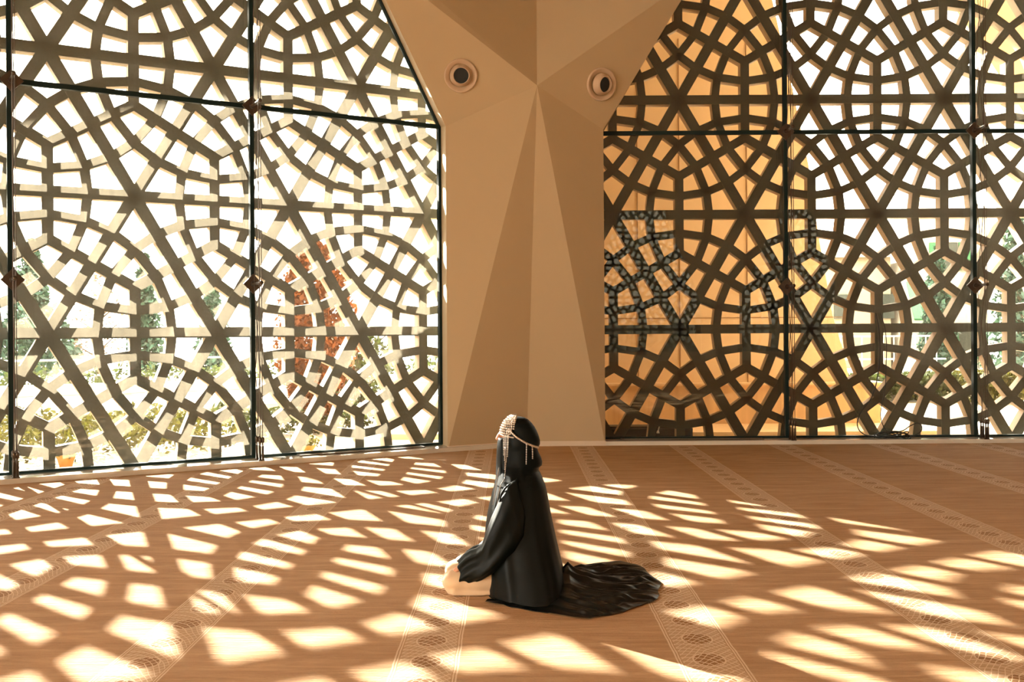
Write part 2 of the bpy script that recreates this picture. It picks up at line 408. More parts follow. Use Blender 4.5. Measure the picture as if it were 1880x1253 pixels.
# ------------------------------------------------------------------ air nozzles in the pillar head
def nozzle(px, py, n, p0, rpx, label, aim):
    c = on_plane(px, py, p0, n); n = n.normalized()
    if n.y > 0: n = -n
    Q = n.to_track_quat('Z', 'Y').to_matrix().to_4x4(); s = c.y / F; R0 = rpx * s
    root = tag(empty('air_nozzle', c), label, 'air vent', 'round air nozzles in the pillar head')
    def turn(prof, name, mat, tilt=None):
        bm = B(); k = 48; T = Matrix.Translation(c) @ Q
        if tilt is not None: T = T @ tilt
        rings = [[T @ Vector((r * math.cos(2 * PI * i / k), r * math.sin(2 * PI * i / k), z)) for i in range(k)] for r, z in prof]
        loft(bm, rings, True, False); return link(name, bm, mat, root, True), T
    turn([(R0, .0), (R0 * 1.0, .02), (R0 * .96, .032), (R0 * .90, .028), (R0 * .84, .018), (R0 * .72, .014), (R0 * .70, .004), (R0 * .70, -.05)], 'outer_ring', M_nozzle)
    tilt = Matrix.Rotation(aim, 4, 'Y')
    pr = []
    rb = R0 * .68
    for i in range(10):
        a = math.radians(8 + i * 6.5); pr.append((rb * math.cos(a), rb * math.sin(a) * .75 - .02))
    rt = R0 * .47; zt = pr[-1][1]
    pr = [p for p in pr if p[0] > rt * 1.08] + [(rt * 1.06, rb * .62 - .0), (rt, rb * .60), (rt * .95, rb * .4), (rt * .9, -.08)]
    turn(pr, 'ball_ring', M_nozzle, tilt)
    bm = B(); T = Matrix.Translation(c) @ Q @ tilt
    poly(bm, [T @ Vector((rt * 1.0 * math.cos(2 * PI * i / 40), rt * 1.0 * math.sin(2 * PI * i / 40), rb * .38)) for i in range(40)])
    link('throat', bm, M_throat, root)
nozzle(846, 139, n5, C, 30.5, 'round air nozzle set in the pillar head, beside the left window', .05)
nozzle(1104, 155, n6, C, 30, 'round air nozzle set in the pillar head, beside the right window', .25)

# ------------------------------------------------------------------ slot covers on the sills
def slot(P, N, a, b, label):
    A = P(1, 0) - P(0, 0); root = tag(empty('slot_cover', P((a + b) / 2, .05, -.15)), label, 'floor cover')
    bm = B()
    for o in (-.06, .06): box(bm, P((a + b) / 2, .056, -.15 + o), b - a, .012, .012, A, N)
    for t in (a, b): box(bm, P(t, .056, -.15), .012, .12, .012, A, N)
    link('rim', bm, M_steel, root); bm = B(); box(bm, P((a + b) / 2, .053, -.15), b - a - .01, .108, .006, A, N); link('lid', bm, M_marble, root)
slot(LP, NL, 3.45, 4.95, 'long slot cover with a metal rim on the left marble sill')
slot(RP, Vector((0, 1, 0)), 1.35, 3.1, 'long slot cover with a metal rim on the right marble sill')

# ------------------------------------------------------------------ light
def sun_dir(phi, el): return Vector((math.sin(phi) * math.cos(el), -math.cos(phi) * math.cos(el), -math.sin(el)))
SUNV = sun_dir(math.radians(36.4), math.radians(22))
ld = bpy.data.lights.new('sun', 'SUN'); lo = bpy.data.objects.new('sun', ld); COL.objects.link(lo)
ld.energy = 23; ld.angle = .0105; ld.color = (1, .94, .84)
lo.rotation_euler = SUNV.to_track_quat('-Z', 'Y').to_euler(); lo.location = (-12, 20, 12)
w = bpy.data.worlds.new('sky'); S.world = w; w.use_nodes = True; nt = w.node_tree; bg = nt.nodes['Background']
bg.inputs[0].default_value = (1, .93, .80, 1); bg.inputs[1].default_value = 10.0
S.view_settings.view_transform = 'Standard'; S.view_settings.look = 'None'; S.view_settings.exposure = 1.04; S.view_settings.gamma = 1
S.view_settings.use_curve_mapping = False
S.cycles.max_bounces = 10; S.cycles.diffuse_bounces = 6; S.cycles.transparent_max_bounces = 24
S.cycles.caustics_reflective = False; S.cycles.caustics_refractive = False; S.cycles.sample_clamp_indirect = 8

# ------------------------------------------------------------------ outside ground and shells
M_pave = simple('pale_paving', (.50, .46, .38), .8, vary=.08)
M_shell = simple('shell_concrete', (.74, .54, .31), .8, vary=.06, scale=1.2)
M_stain = simple('stained_concrete', (.64, .43, .22), .85, vary=.45, scale=3, sc=(2.2, 1, .12))
bm = B(); poly(bm, [(-90, -40, -.06), (90, -40, -.06), (90, 130, -.06), (-90, 130, -.06)]); tag(link('ground', bm, M_pave), kind='structure')


# ------------------------------------------------------------------ shells outside the right window
YS = 15.0
edge = [(1609, 815), (1590, 720), (1547, 640), (1528, 578), (1504, 440), (1484, 300), (1452, 150), (1418, 0)]
zlow = at(1300, 706, YS).z
pts = [at(x, y, YS) for x, y in edge]; pts[0].z = -.06
topx = pts[-1]; up = topx + (topx - pts[-2]) * ((7.8 - topx.z) / (topx.z - pts[-2].z))
bm = B()
prism(bm, [Vector((-1.05, YS, zlow))] + [at(1561, 706, YS)] + [p for p in pts if p.z > zlow + .06] + [up, Vector((-1.05, YS, up.z))], Vector((0, .3, 0)))
tag(link('wall_shell', bm, M_shell), 'tan concrete shell wall outside the right window', kind='structure')
bm = B()
box(bm, ((-1.05 + pts[1].x + .15) / 2, YS - .02, (zlow - .06) / 2), pts[1].x + .15 + 1.05, .34, zlow + .06)
tag(link('wall_plinth', bm, M_stain), 'stained concrete plinth under the tan shell', kind='structure')
bm = B()     # vertical joint seams and the coping of the plinth
for x in (1170, 1247, 1371): 
    p = at(x, 400, YS); box(bm, (p.x, YS - .005, 3.2), .012, .016, 5.2)
for z in (zlow + 1.0, zlow + 2.6, zlow + 4.2): box(bm, (2.0, YS - .004, z), 6.0, .012, .010)
tag(link('trim_3', bm, simple('joint', (.30, .17, .07), .9)), kind='structure')
bm = B(); box(bm, (2.2, YS - .06, zlow + .015), 6.6, .5, .03); tag(link('trim_4', bm, M_shell), kind='structure')
bm = B(); box(bm, (2.0, YS - .75, -.03), 7.6, 1.3, .08); tag(link('trim_5', bm, simple('shell_kerb', (.8, .58, .32), .8)), kind='structure')
# fin joining the pillar and the shell
bm = B(); prism(bm, [(-.55, 12.75, -.06), (-.2, 12.75, -.06), (-.8, YS, -.06), (-1.05, YS, -.06)], Vector((0, 0, 8)))
tag(link('wall_fin', bm, M_shell), kind='structure')
Y2 = 17.0
q = [at(1738, -6, Y2), at(1789, 67, Y2), at(1824, 122, Y2), at(1884, 214, Y2), at(1990, 360, Y2), at(2100, 560, Y2)]
bm = B(); prism(bm, q + [Vector((q[-1].x + 2, Y2, -.06)), Vector((q[-1].x + 6, Y2, -.06)), Vector((q[-1].x + 6, Y2, 9)), Vector((q[0].x - 1.2, Y2, 9))], Vector((0, .3, 0)))
tag(link('wall_shell_right', bm, M_shell), 'second tan concrete shell beyond the right edge', kind='structure')

# ------------------------------------------------------------------ planting and street outside
def leafmat(name, col, tr=.35):
    m, nt, bs = newmat(name); n = nz(nt, 9, coords(nt)); oi = nt.nodes.new('ShaderNodeNewGeometry')
    c = mixc(nt, oi.outputs['Random Per Island'], [x * .45 for x in col], [min(1, x * 1.7) for x in col])
    nt.links.new(c, bs.inputs['Base Color']); bs.inputs['Roughness'].default_value = .7
    tl = nt.nodes.new('ShaderNodeBsdfTranslucent'); nt.links.new(c, tl.inputs[0]); mx = nt.nodes.new('ShaderNodeMixShader')
    mx.inputs[0].default_value = tr; nt.links.new(bs.outputs[0], mx.inputs[1]); nt.links.new(tl.outputs[0], mx.inputs[2])
    nt.links.new(mx.outputs[0], nt.nodes['Material Output'].inputs[0]); return m
def leaf(bm, p, s):
    a = Vector((random.gauss(0, 1), random.gauss(0, 1), random.gauss(0, 1))).normalized()
    b = a.orthogonal().normalized(); b.rotate(Matrix.Rotation(random.random() * 6.28, 3, a))
    c = a.cross(b) * .5; p = Vector(p)
    bm.faces.new([bm.verts.new(p - b * s), bm.verts.new(p + c * s), bm.verts.new(p + b * s), bm.verts.new(p - c * s)])
ML = leafmat('hedge_leaves', (.030, .042, .009)); MY = leafmat('flowering_leaves', (.062, .062, .009), .3)
MD = leafmat('dark_leaves', (.012, .040, .022), .15); MO = leafmat('autumn_leaves', (.15, .045, .009), .2)
MB_ = simple('bark', (.05, .035, .02), .9)
MG = simple('grass', (.024, .032, .009), .9, vary=.4, scale=8, bmp=.4)
M_bld = simple('building_plaster', (.34, .31, .25), .8); M_bld2 = simple('building_cream', (.20, .165, .11), .8)
M_shut = simple('green_shutter', (.010, .085, .025), .5); M_win = simple('dark_window', (.03, .035, .03), .2)
M_rail = simple('white_rail', (.45, .43, .38), .6)
def hedge(name, P, t0, t1, o0, o1, h, n, mat, s, label, group=None, cat='hedge'):
    A = P(1, 0) - P(0, 0); bm = B()
    for i in range(n):
        t = random.uniform(t0, t1); o = random.uniform(o0, o1); k = .75 + .25 * noise.noise((t * 1.3, o * 1.3, 3)) * 2
        z = h * k * math.sqrt(random.random()); leaf(bm, P(t, z - .05, o), s * random.uniform(.6, 1.3))
    return tag(link(name, bm, mat), label, cat, group, 'stuff' if cat == 'plants' else None)
hedge('flower_bed', LP, -5, 3.2, 1.3, 4.8, .46, 17000, MY, .045, 'yellow green flowering bed along the paving outside the left window', cat='plants')
hedge('flower_bed', LP, 3.6, 5.6, 2.6, 4.6, .40, 4000, ML, .045, 'darker green bed outside the left window next to the pillar', cat='plants')
def slab(name, P, t0, t1, o0, o1, z0, z1, mat, label=None, cat=None, kind='structure'):
    A = P(1, 0) - P(0, 0); N = P(0, 0, 1) - P(0, 0); bm = B()
    box(bm, P((t0 + t1) / 2, (z0 + z1) / 2, (o0 + o1) / 2), t1 - t0, o1 - o0, z1 - z0, A, N); return tag(link(name, bm, mat), label, cat, kind=kind)
slab('lawn', LP, -14, 14, 7.4, 13, -.06, .06, MG, 'green lawn strip behind the white kerb', kind='structure')
slab('kerb', LP, -14, 14, 7.0, 7.35, -.06, .12, M_pave)
slab('kerb', LP, -16, 16, 13.2, 13.5, -.06, .28, M_pave)
hedge('hedge', LP, -12, 14, 14, 15.5, .8, 7000, ML, .07, 'low green hedge far outside the left window')
hedge('hedge', LP, -13, 3.5, 19, 21, 2.3, 9000, MD, .12, 'tall dark hedge beyond the railing outside the left window')
def railing(P, t0, t1, o, z0, z1, step, label):
    root = tag(empty('railing', P(t0, 0, o)), label, 'railing'); A = P(1, 0) - P(0, 0)
    for z in (z0, z1):
        bm = B(); tube(bm, [P(t0, z, o), P(t1, z, o)], .03, 6); link('rail', bm, M_rail, root)
    n = int((t1 - t0) / step)
    for i in range(n + 1):
        bm = B(); tube(bm, [P(t0 + i * step, -.06, o), P(t0 + i * step, z1, o)], .02, 6); link('post', bm, M_rail, root)
railing(LP, -10, 12, 16.3, .35, .75, 1.6, 'thin white railing beyond the lawn outside the left window')
def tree(name, base, h, rad, n, mat, s, label, cone=False, trunk=.3, group='trees outside'):
    root = tag(empty(name, base), label, 'tree', group); bm = B(); base = Vector(base)
    tube(bm, [base, base + Vector((.05, 0, h * .4)), base + Vector((0, .04, h * .75))], [rad * .1 + .03, rad * .07 + .02, .02], 8)
    for i in range(7):
        z = h * random.uniform(trunk, .7); a = random.uniform(0, 6.28)
        tube(bm, [base + Vector((.04, 0, z)), base + Vector((math.cos(a) * rad * .7, math.sin(a) * rad * .7, z + rad * .5))], [.03, .01], 5)
    link('trunk', bm, MB_, root); bm = B()
    for i in range(n):
        f = random.random(); z = h * (trunk + (1 - trunk) * f)
        r = rad * ((1 - f) ** .7 * 1.05 + .05 if cone else math.sqrt(max(.02, 1 - (2 * f - 1) ** 2)))
        a = random.uniform(0, 6.28); q = r * math.sqrt(random.random()) * (.8 + .35 * noise.noise((a * 1.2, z * 1.5, rad)))
        leaf(bm, base + Vector((q * math.cos(a), q * math.sin(a), z)), s * random.uniform(.6, 1.4))
    link('foliage', bm, mat, root); return root
P0 = at(578, 700, 14.6); tree('maple_tree', (P0.x, 14.6, -.06), 2.8, .70, 9500, MO, .05, 'orange autumn tree outside the left window, near the pillar', trunk=.05)
P0 = at(655, 700, 18); tree('bush', (P0.x, 18, -.06), 1.5, .9, 1500, ML, .06, 'loose green bush right of the orange tree', trunk=.05)
for x, Y, h, r, lb in ((60, 30, 4.3, 1.0, 'dark cypress outside at the far left edge'), (268, 32, 4.0, .75, 'dark narrow cypress outside, second from the left'),
                   (390, 34, 3.4, .8, 'dark short cypress left of the middle joint'), (1722, 33.5, 4.2, .8, 'dark cypress in front of the white house'), (1868, 30, 5.0, 1.1, 'dark tree at the right edge of the photo')):
    P0 = at(x, 640, Y); tree('cypress_tree', (P0.x, Y, -.06), h, r, 2600, MD, .11, lb, cone=True, trunk=.05)
P0 = at(180, 640, 26); tree('bare_tree', (P0.x, 26, -.06), 3.0, .9, 500, leafmat('thin_leaves', (.10, .06, .035)), .05, 'thin reddish tree between the two left cypresses', trunk=.2)
# planters on the paving
def bowl(p, r, h, mat, label):
    root = tag(empty('planter', p), label, 'planter', None); bm = B(); k = 20; rings = []
    for rr, z in ((r * .62, 0), (r * .8, h * .5), (r, h * .9), (r * 1.05, h), (r * .92, h), (r * .85, h * .8), (.01, h * .8)):
        rings.append([Vector(p) + Vector((rr * math.cos(2 * PI * i / k), rr * math.sin(2 * PI * i / k), z)) for i in range(k)])
    loft(bm, rings, True, False); link('pot', bm, mat, root, True); bm = B()
    for i in range(260): leaf(bm, Vector(p) + Vector((random.gauss(0, r * .45), random.gauss(0, r * .45), h * .8 + random.random() * r * .9)), .03)
    link('foliage', bm, MY, root)
p = on_floor(121, 858, -.06); bowl(p, .105, .14, simple('terracotta', (.30, .12, .02), .8), 'orange terracotta planter on the paving at the left')
p = on_floor(556, 836, -.06); bowl(p, .16, .12, simple('yellow_clay', (.33, .20, .03), .8), 'yellow planter at the foot of the orange tree')
# right side street
def RW(x, z, o=0): return Vector((x, o, z))
p = on_floor(1640, 722, -.06)
for (xa, ya), (xb, yb), h, mat, lb in (((1530, 742), (1780, 742), .55, ML, 'green hedge across the paving outside the right window'),
                                  ((1790, 745), (1900, 745), .6, MY, 'yellow green hedge beside the last glass joint')):
    a = on_floor(xa, ya, -.06); b_ = on_floor(xb, yb, -.06); bm = B()
    for i in range(3600): leaf(bm, (random.uniform(a.x, b_.x), a.y + random.uniform(0, 1.2), -.05 + h * math.sqrt(random.random())), .07)
    tag(link('hedge', bm, mat), lb, 'hedge')
slab('lawn', RW, 5.5, 30, 21, 24, -.06, .03, MG, 'lawn strip beyond the paving on the right')
slab('kerb', RW, 5.5, 30, 20.4, 20.7, -.06, .12, M_pave)
railing(RW, 10.4, 14.2, 32.6, .4, 1.15, .35, 'white bar railing in front of the pale house')
def house(name, x0, x1, Y, z1, mat, wins, label, roof=True):
    root = tag(empty(name, ((x0 + x1) / 2, Y, -.06)), label, 'building', 'houses across the street'); bm = B()
    box(bm, ((x0 + x1) / 2, Y + 2.5, z1 / 2), x1 - x0, 5, z1 + .1); link('wall', bm, mat, root); bm = B()
    prism(bm, [(x0 - .3, Y - .3, z1), (x1 + .3, Y - .3, z1), (x1 - .4, Y + 2.5, z1 + 1.0), (x0 + .4, Y + 2.5, z1 + 1.0)], Vector((0, .1, .12))); link('roof', bm, mat, root)
    for wx, wz, ww, wh, sh in wins:
        bm = B(); box(bm, (wx, Y - .03, wz), ww, .08, wh); w_ = link('window', bm, M_win, root)
        if sh:
            for s in (-1, 1):
                bm = B(); box(bm, (wx + s * (ww / 2 + .28), Y - .08, wz), .5, .06, wh); link('shutter', bm, M_shut, w_)
Yh = 36.0; X_ = lambda px: (px - CX) / F * Yh; Z_ = lambda py: H - (py - 601) * Yh / F
house('house', X_(1672), X_(1812), Yh, Z_(395), M_bld, [(X_(1772), Z_(626), .5, 1.3, 1), (X_(1745), Z_(470), .5, 1.0, 1)], 'white house with green shutters seen through the right window')
house('house', X_(1480), X_(1655), Yh + 1, Z_(468), M_bld2, [(X_(1560), Z_(560), .5, .9, 0), (X_(1648), Z_(560), .5, .9, 0)], 'pale cream house left of the white house')
bm = B(); prism(bm, [(X_(1652), Yh - 1.3, Z_(588)), (X_(1706), Yh - 1.3, Z_(588)), (X_(1704), Yh - .4, Z_(520)), (X_(1656), Yh - .4, Z_(520))], Vector((0, 0, .06)))
tag(link('awning', bm, M_shut), 'green awning between the cream house and the white house', 'awning')
house('house', X_(1815), X_(1960), Yh - 6, Z_(430), M_bld2, [], 'cream wall behind the last glass joint at the right edge')
# dark case and bent handle just outside, next to the pillar
pc = on_floor(1112, 806, -.06)
root = tag(empty('equipment_case', (1.9, 13.35, -.06)), 'black equipment case outside the glass, right beside the pillar foot', 'case')
bm = B(); a = at(1108, 784, 13.35); b_ = at(1272, 784, 13.35)
box(bm, ((a.x + b_.x) / 2, 13.5, a.z / 2 - .03), b_.x - a.x, .35, a.z + .06); bmesh.ops.bevel(bm, geom=bm.edges[:], offset=.03, segments=3, affect='EDGES'); link('body', bm, M_black, root)
bm = B(); tube(bm, [at(1208, 795, 13.25), at(1209, 788, 13.25), at(1212, 780, 13.25), at(1217, 779, 13.25), at(1228, 783, 13.25), at(1240, 787, 13.25)], .008, 8)
tube(bm, [at(1208, 791, 13.25), at(1208, 796, 13.25)], [.012, .022], 10); link('handle', bm, M_rail, root, True)

# ------------------------------------------------------------------ black cable lying on the right sill
def cable(name, pts, r, label):
    cu = bpy.data.curves.new(name, 'CURVE'); cu.dimensions = '3D'; cu.bevel_depth = r; cu.bevel_resolution = 2; sp = cu.splines.new('BEZIER')
    sp.bezier_points.add(len(pts) - 1)
    for bp, p in zip(sp.bezier_points, pts): bp.co = p; bp.handle_left_type = bp.handle_right_type = 'AUTO'
    cu.materials.append(M_black); o = bpy.data.objects.new(name, cu); dg = None
    COL.objects.link(o); me = bpy.data.meshes.new_from_object(o.evaluated_get(bpy.context.evaluated_depsgraph_get())); 
    COL.objects.unlink(o); bpy.data.objects.remove(o); o = bpy.data.objects.new(name, me); COL.objects.link(o)
    return tag(o, label, 'cable', 'black cables at the right glass')
YC = 12.36
def g(x, y, Y=YC): p = at(x, y, Y); p.z = max(p.z, .056); return p
cable('cable', [g(1608, 575, 12.47), g(1614, 610, 12.46), g(1613, 680, 12.45), g(1600, 730, 12.45), g(1577, 765, 12.44), g(1575, 785, 12.42), g(1585, 797, 12.4), g(1600, 801), g(1640, 803), g(1680, 802)], .007,
      'black cable hanging along the right glass in a wide bend')
cable('cable', [g(1616, 575, 12.475), g(1625, 605, 12.47), g(1626, 700, 12.46), g(1626, 790, 12.44), g(1650, 799, 12.42)], .0055, 'black cable hanging straight down the right glass')
random.seed(11)
pts = [g(1610, 800)]
for i in range(26):
    a = i * 1.25; pts.append(Vector((at(1636 + 24 * math.sin(a * .9) + random.uniform(-8, 8), 795, YC).x, 12.34 + .06 * math.cos(a), .06 + .10 * abs(math.sin(a * .7)) * random.random())))
pts += [g(1660, 790), g(1672, 782), g(1688, 778), g(1692, 790), g(1680, 800)]
cable('cable', pts, .0065, 'tangled coil of black cable lying on the right marble sill')

# ------------------------------------------------------------------ the kneeling woman
M_robe = simple('black_satin_robe', (.0018, .0036, .0032), .5, vary=.2, scale=30, spec=.16)
M_train = simple('black_satin_train', (.0022, .0034, .003), .31, vary=.2, scale=30, spec=.32)
M_veil = simple('black_chiffon', (.0018, .0036, .0034), .55, vary=.2, scale=40, spec=.14)
M_skin = simple('skin', (.55, .25, .13), .5, vary=.06, scale=20)
M_dress = simple('cream_fabric', (.68, .50, .32), .75, vary=.05, scale=14, bmp=.1, sheen=.2)
M_silver = simple('silver_beads', (.62, .56, .50), .28, metal=.85, vary=.25, scale=160)
M_glint = simple('grey_fold_glint', (.30, .27, .24), .4)
def WC(xc, yc, Y=5.5): return at(780 + xc / 2.983, 740 + yc / 2.983, Y)
foot = WC(560, 1095, 5.45); foot.z = 0
P_ = tag(empty('person', (.05, 5.46, 0)), 'person kneeling on the carpet in profile, black hooded robe with a long train', 'person')
XW = lambda xc: .0010087 * xc - .486
ZW = lambda yc: 1.0198 - .0010087 * yc

# body: one continuous surface, kneeling, seated on the heels, hands on the thighs
bm = B()
def V(xc, yc, Y): return Vector((XW(xc), Y, max(.0, ZW(yc))))
tube(bm, [V(560, 900, 5.5), V(545, 780, 5.5), V(530, 640, 5.5), V(525, 520, 5.5), V(525, 430, 5.5), V(522, 380, 5.5)], [.145, .135, .115, .125, .12, .07], 20)
ball(bm, V(565, 930, 5.5), .155, 1, 1.1, .85, 20)
tube(bm, [V(522, 400, 5.5), V(520, 300, 5.5), V(512, 250, 5.5)], [.06, .05, .052], 16)
ball(bm, V(512, 180, 5.5), .091, 1.0, .80, 1.08, 24)              # skull
ball(bm, V(478, 215, 5.5), .07, .9, .78, 1.05, 18)               # jaw
tube(bm, [V(422, 158, 5.5), V(408, 178, 5.5), V(400, 196, 5.5), V(412, 206, 5.5)], [.010, .012, .016, .012], 10)   # nose
for s in (-1, 1):
    ball(bm, V(424, 163, 5.5 + s * .032), .014, .8, 1.2, .6, 10)     # brow and eyelid
    ball(bm, V(427, 172, 5.5 + s * .032), .012, .8, 1.2, .8, 10)
    ball(bm, V(520, 195, 5.5 + s * .082), .022, .8, .4, 1.3, 10)     # ear
    ys = 5.5 + s * .135
    tube(bm, [V(525, 430, 5.5 + s * .07), V(520, 448, 5.5 + s * .11), V(510, 480, ys), V(480, 600, 5.5 + s * .165), V(455, 720, 5.5 + s * .18), V(400, 800, 5.5 + s * .17), V(330, 850, 5.5 + s * .15), V(275, 872, 5.5 + s * .135)],
         [.06, .062, .058, .05, .044, .038, .032, .024], 14)
    # palm and five fingers curled over the thigh
    hx = V(250, 872, 5.5 + s * .125)
    ball(bm, hx, .034, 1.25, 1.0, .5, 14)
    for k, (L, dy) in enumerate(((.060, -.030), (.068, -.010), (.064, .010), (.050, .029))):
        b0 = hx + Vector((-.030, dy * s * 1.0, .004))
        tube(bm, [hx, b0, b0 + Vector((-L * .45, dy * .12, -.001)), b0 + Vector((-L * .8, dy * .16, -.014)), b0 + Vector((-L, dy * .18, -.030))], [.014, .0105, .0095, .0088, .0070], 8)
    b0 = hx + Vector((.0, -s * .034, 0)); tube(bm, [hx, b0, b0 + Vector((-.026, -s * .012, -.008)), b0 + Vector((-.046, -s * .010, -.018))], [.014, .0115, .0105, .008], 8)
    # thigh, knee, shin, foot
    yl = 5.5 + s * .115
    tube(bm, [V(570, 930, 5.5 + s * .09), V(430, 940, yl), V(280, 945, yl), V(180, 945, yl), V(160, 958, yl)], [.105, .080, .062, .048, .036], 16)
    tube(bm, [V(170, 985, yl), V(190, 1008, yl), V(300, 1018, yl), V(480, 1030, yl), V(620, 1050, yl)], [.036, .036, .040, .042, .034], 14)
    tube(bm, [V(620, 1050, yl), V(680, 1062, yl), V(720, 1070, yl)], [.034, .032, .022], 12)
body = link('body', bm, M_skin, P_, True)
rm = body.modifiers.new('remesh', 'REMESH'); rm.mode = 'VOXEL'; rm.voxel_size = .0052; rm.use_smooth_shade = True
sm = body.modifiers.new('smooth', 'SMOOTH'); sm.factor = .5; sm.iterations = 3

# cream trousers over thigh and shin
def leg_loft(rows, yl, rad):
    rings = []
    for xc, y0, y1 in rows:
        c = V(xc, (y0 + y1) / 2, yl); hz = abs(ZW(y0) - ZW(y1)) / 2
        fo = 1 + .05 * math.sin(xc * .05)
        rings.append([Vector((c.x + .006 * math.sin(3 * a + xc * .03), c.y + rad * fo * min(1, hz / .04) * math.cos(a), max(.003, c.z + hz * math.sin(a) * (1 + .03 * math.sin(5 * a + xc * .04))))) for a in [2 * PI * i / 28 for i in range(28)]])
    return rings
bm = B()
for yl in (5.385, 5.615):
    loft(bm, leg_loft([(102, 935, 948), (106, 915, 965), (118, 898, 980), (140, 886, 988), (175, 880, 992), (220, 876, 998), (290, 868, 1002), (360, 855, 1010), (480, 830, 1020)], yl, .082))
    loft(bm, leg_loft([(112, 958, 972), (120, 952, 992), (136, 952, 1016), (160, 955, 1038), (200, 960, 1054), (260, 965, 1066), (340, 968, 1072), (480, 965, 1080), (640, 985, 1085)], yl, .076))
tr = link('trousers', bm, M_dress, P_, True)
rm = tr.modifiers.new('remesh', 'REMESH'); rm.mode = 'VOXEL'; rm.voxel_size = .007; rm.use_smooth_shade = True
sm = tr.modifiers.new('smooth', 'SMOOTH'); sm.factor = .5; sm.iterations = 4

# robe: rows are (yc, left edge, right edge, half depth)
RB = [(352, 440, 600, .09), (365, 432, 618, .13), (385, 424, 632, .165), (410, 414, 643, .19), (450, 400, 659, .205), (500, 385, 670, .212), (560, 362, 680, .22), (620, 348, 691, .226),
      (680, 338, 703, .232), (740, 335, 716, .24), (800, 335, 729, .25), (860, 335, 743, .262), (910, 335, 756, .275), (960, 334, 762, .285), (1010, 334, 760, .293), (1060, 333, 752, .30), (1112, 332, 744, .305)]
N_ = 160; bm = B(); rings = []; n_r = 90
for j in range(n_r + 1):
    yc = 352 + (1008 - 352 + 2) * 1.0 * j / n_r
    r = lerp_rows(RB, yc + 0); xl, xr, b = XW(r[1]), XW(r[2]), r[3]; z = max(.0, ZW(yc)); low = min(1, max(0, (yc - 420) / 520))
    cx, a = (xl + xr) / 2, (xr - xl) / 2; ring = []
    for i in range(N_):
        th = 2 * PI * i / N_; ex = 2 / 2.7
        c, s = math.cos(th), math.sin(th)
        fo = 1 + low * (.020 * math.sin(th * 9 + 1.2 * math.sin(z * 3)) + .013 * math.sin(th * 17 + z * 4 + 2)) * (1 if c > -.75 else .1)
        x = cx + a * math.copysign(abs(c) ** ex, c) * (1 if c < 0 else (1 + (fo - 1) * .35)); y = 5.5 + b * math.copysign(abs(s) ** ex, s) * fo
        ft = max(0, (yc - 640) / 370) ** 2
        y -= max(0, -s) * ft * (.02 + .62 * max(0, x + .10))
        ring.append(Vector((x, y, z)))
    rings.append(ring)
z_low = rings[-1][0].z
for k in range(1, 8):                     # the hem running down to the carpet, flaring on the near side
    f = k / 7; ring = []
    for i, p in enumerate(rings[n_r]):
        nr = max(0, -(p.y - 5.5) / .3)
        ring.append(Vector((p.x + f * .0 * nr, p.y - f * .03 * nr, z_low * (1 - f) + .004)))
    rings.append(ring)
loft(bm, rings, True, False); bm.faces.new([bm.verts[i] for i in range(N_)]) if False else None
robe = link('robe', bm, M_robe, P_, True)
so = robe.modifiers.new('solid', 'SOLIDIFY'); so.thickness = .004

# train spread over the carpet behind her
TO = [(-.150, 5.185), (.01, 5.09), (.175, 4.975), (.30, 4.90), (.375, 4.872), (.40, 4.90), (.56, 4.985), (.718, 5.18), (.775, 5.30), (.800, 5.42), (.812, 5.56), (.800, 5.73), (.765, 5.88), (.735, 5.985), (.665, 6.085), (.59, 6.06), (.51, 6.035), (.39, 5.925), (.26, 5.80), (.10, 5.74)]
def along(pts, u):
    L = [0]
    for a, b in zip(pts, pts[1:]): L.append(L[-1] + math.dist(a, b))
    d = u * L[-1]
    for i in range(len(pts) - 1):
        if d <= L[i + 1] + 1e-9:
            f = (d - L[i]) / (L[i + 1] - L[i]); return (pts[i][0] + (pts[i + 1][0] - pts[i][0]) * f, pts[i][1] + (pts[i + 1][1] - pts[i][1]) * f)
bm = B(); NU, NR = 420, 120; grid = []
def saw(q, sh=.78):
    f = q - math.floor(q); return (f / sh) ** 1.25 if f < sh else .5 + .5 * math.cos(PI * (f - sh) / (1 - sh))
for iu in range(NU + 1):
    u = iu / NU; ox, oy = along(TO, u)
    sx, sy = -.135 + .40 * min(1, u / .25) if u < .25 else (.265 if u < .85 else .265 - .165 * (u - .85) / .15), 5.5 - .28 * math.cos(PI * min(1, max(0, (u - .12) / .75)))
    row = []
    for ir in range(NR + 1):
        r = ir / NR; x = sx + (ox - sx) * r; y = sy + (oy - sy) * r
        fan = (y - 5.50) / (.30 + .42 * max(0, x - .20)) + .10 * math.sin(x * 9 + y * 2)
        wob = .9 * noise.noise((x * 2.2, y * 3.0, 4)) + .25 * noise.noise((x * 7, y * 12, 9))
        far = min(1, max(0, (x - .24) / .16))
        h = .040 * saw(-fan * 2.6 + wob) * (.7 + .5 * noise.noise((x * 3, y * 3, 2))) + (.016 * saw(-fan * 6.1 - wob * 1.3 + .4, .7) + .006 * saw(-fan * 13 + wob * 2, .6)) * far * min(1, r * 2)
        d = max(0, math.hypot((x - .03) / .27, (y - 5.5) / .30) - 1) * .28
        rise = (.085 * math.exp(-(d / .06)) + .05 * math.exp(-(d / .20) ** 2)) * min(1, max(0, (x - .10) / .20)) ** 1.5 * min(1, max(.0, (5.76 - y) / .30))
        edge_ = 1 - r ** 7
        farside = min(1, max(.35, (6.10 - y) / .30))
        z = .008 + (h * (.15 + .85 * far) * farside + rise * (1 - .5 * max(0, u - .8) / .2)) * edge_
        x += .012 * math.sin(fan * 9 + 1) * r ** 4 * (1 if .25 < u < .95 else .1)
        row.append(bm.verts.new((x, y, z)))
    grid.append(row)
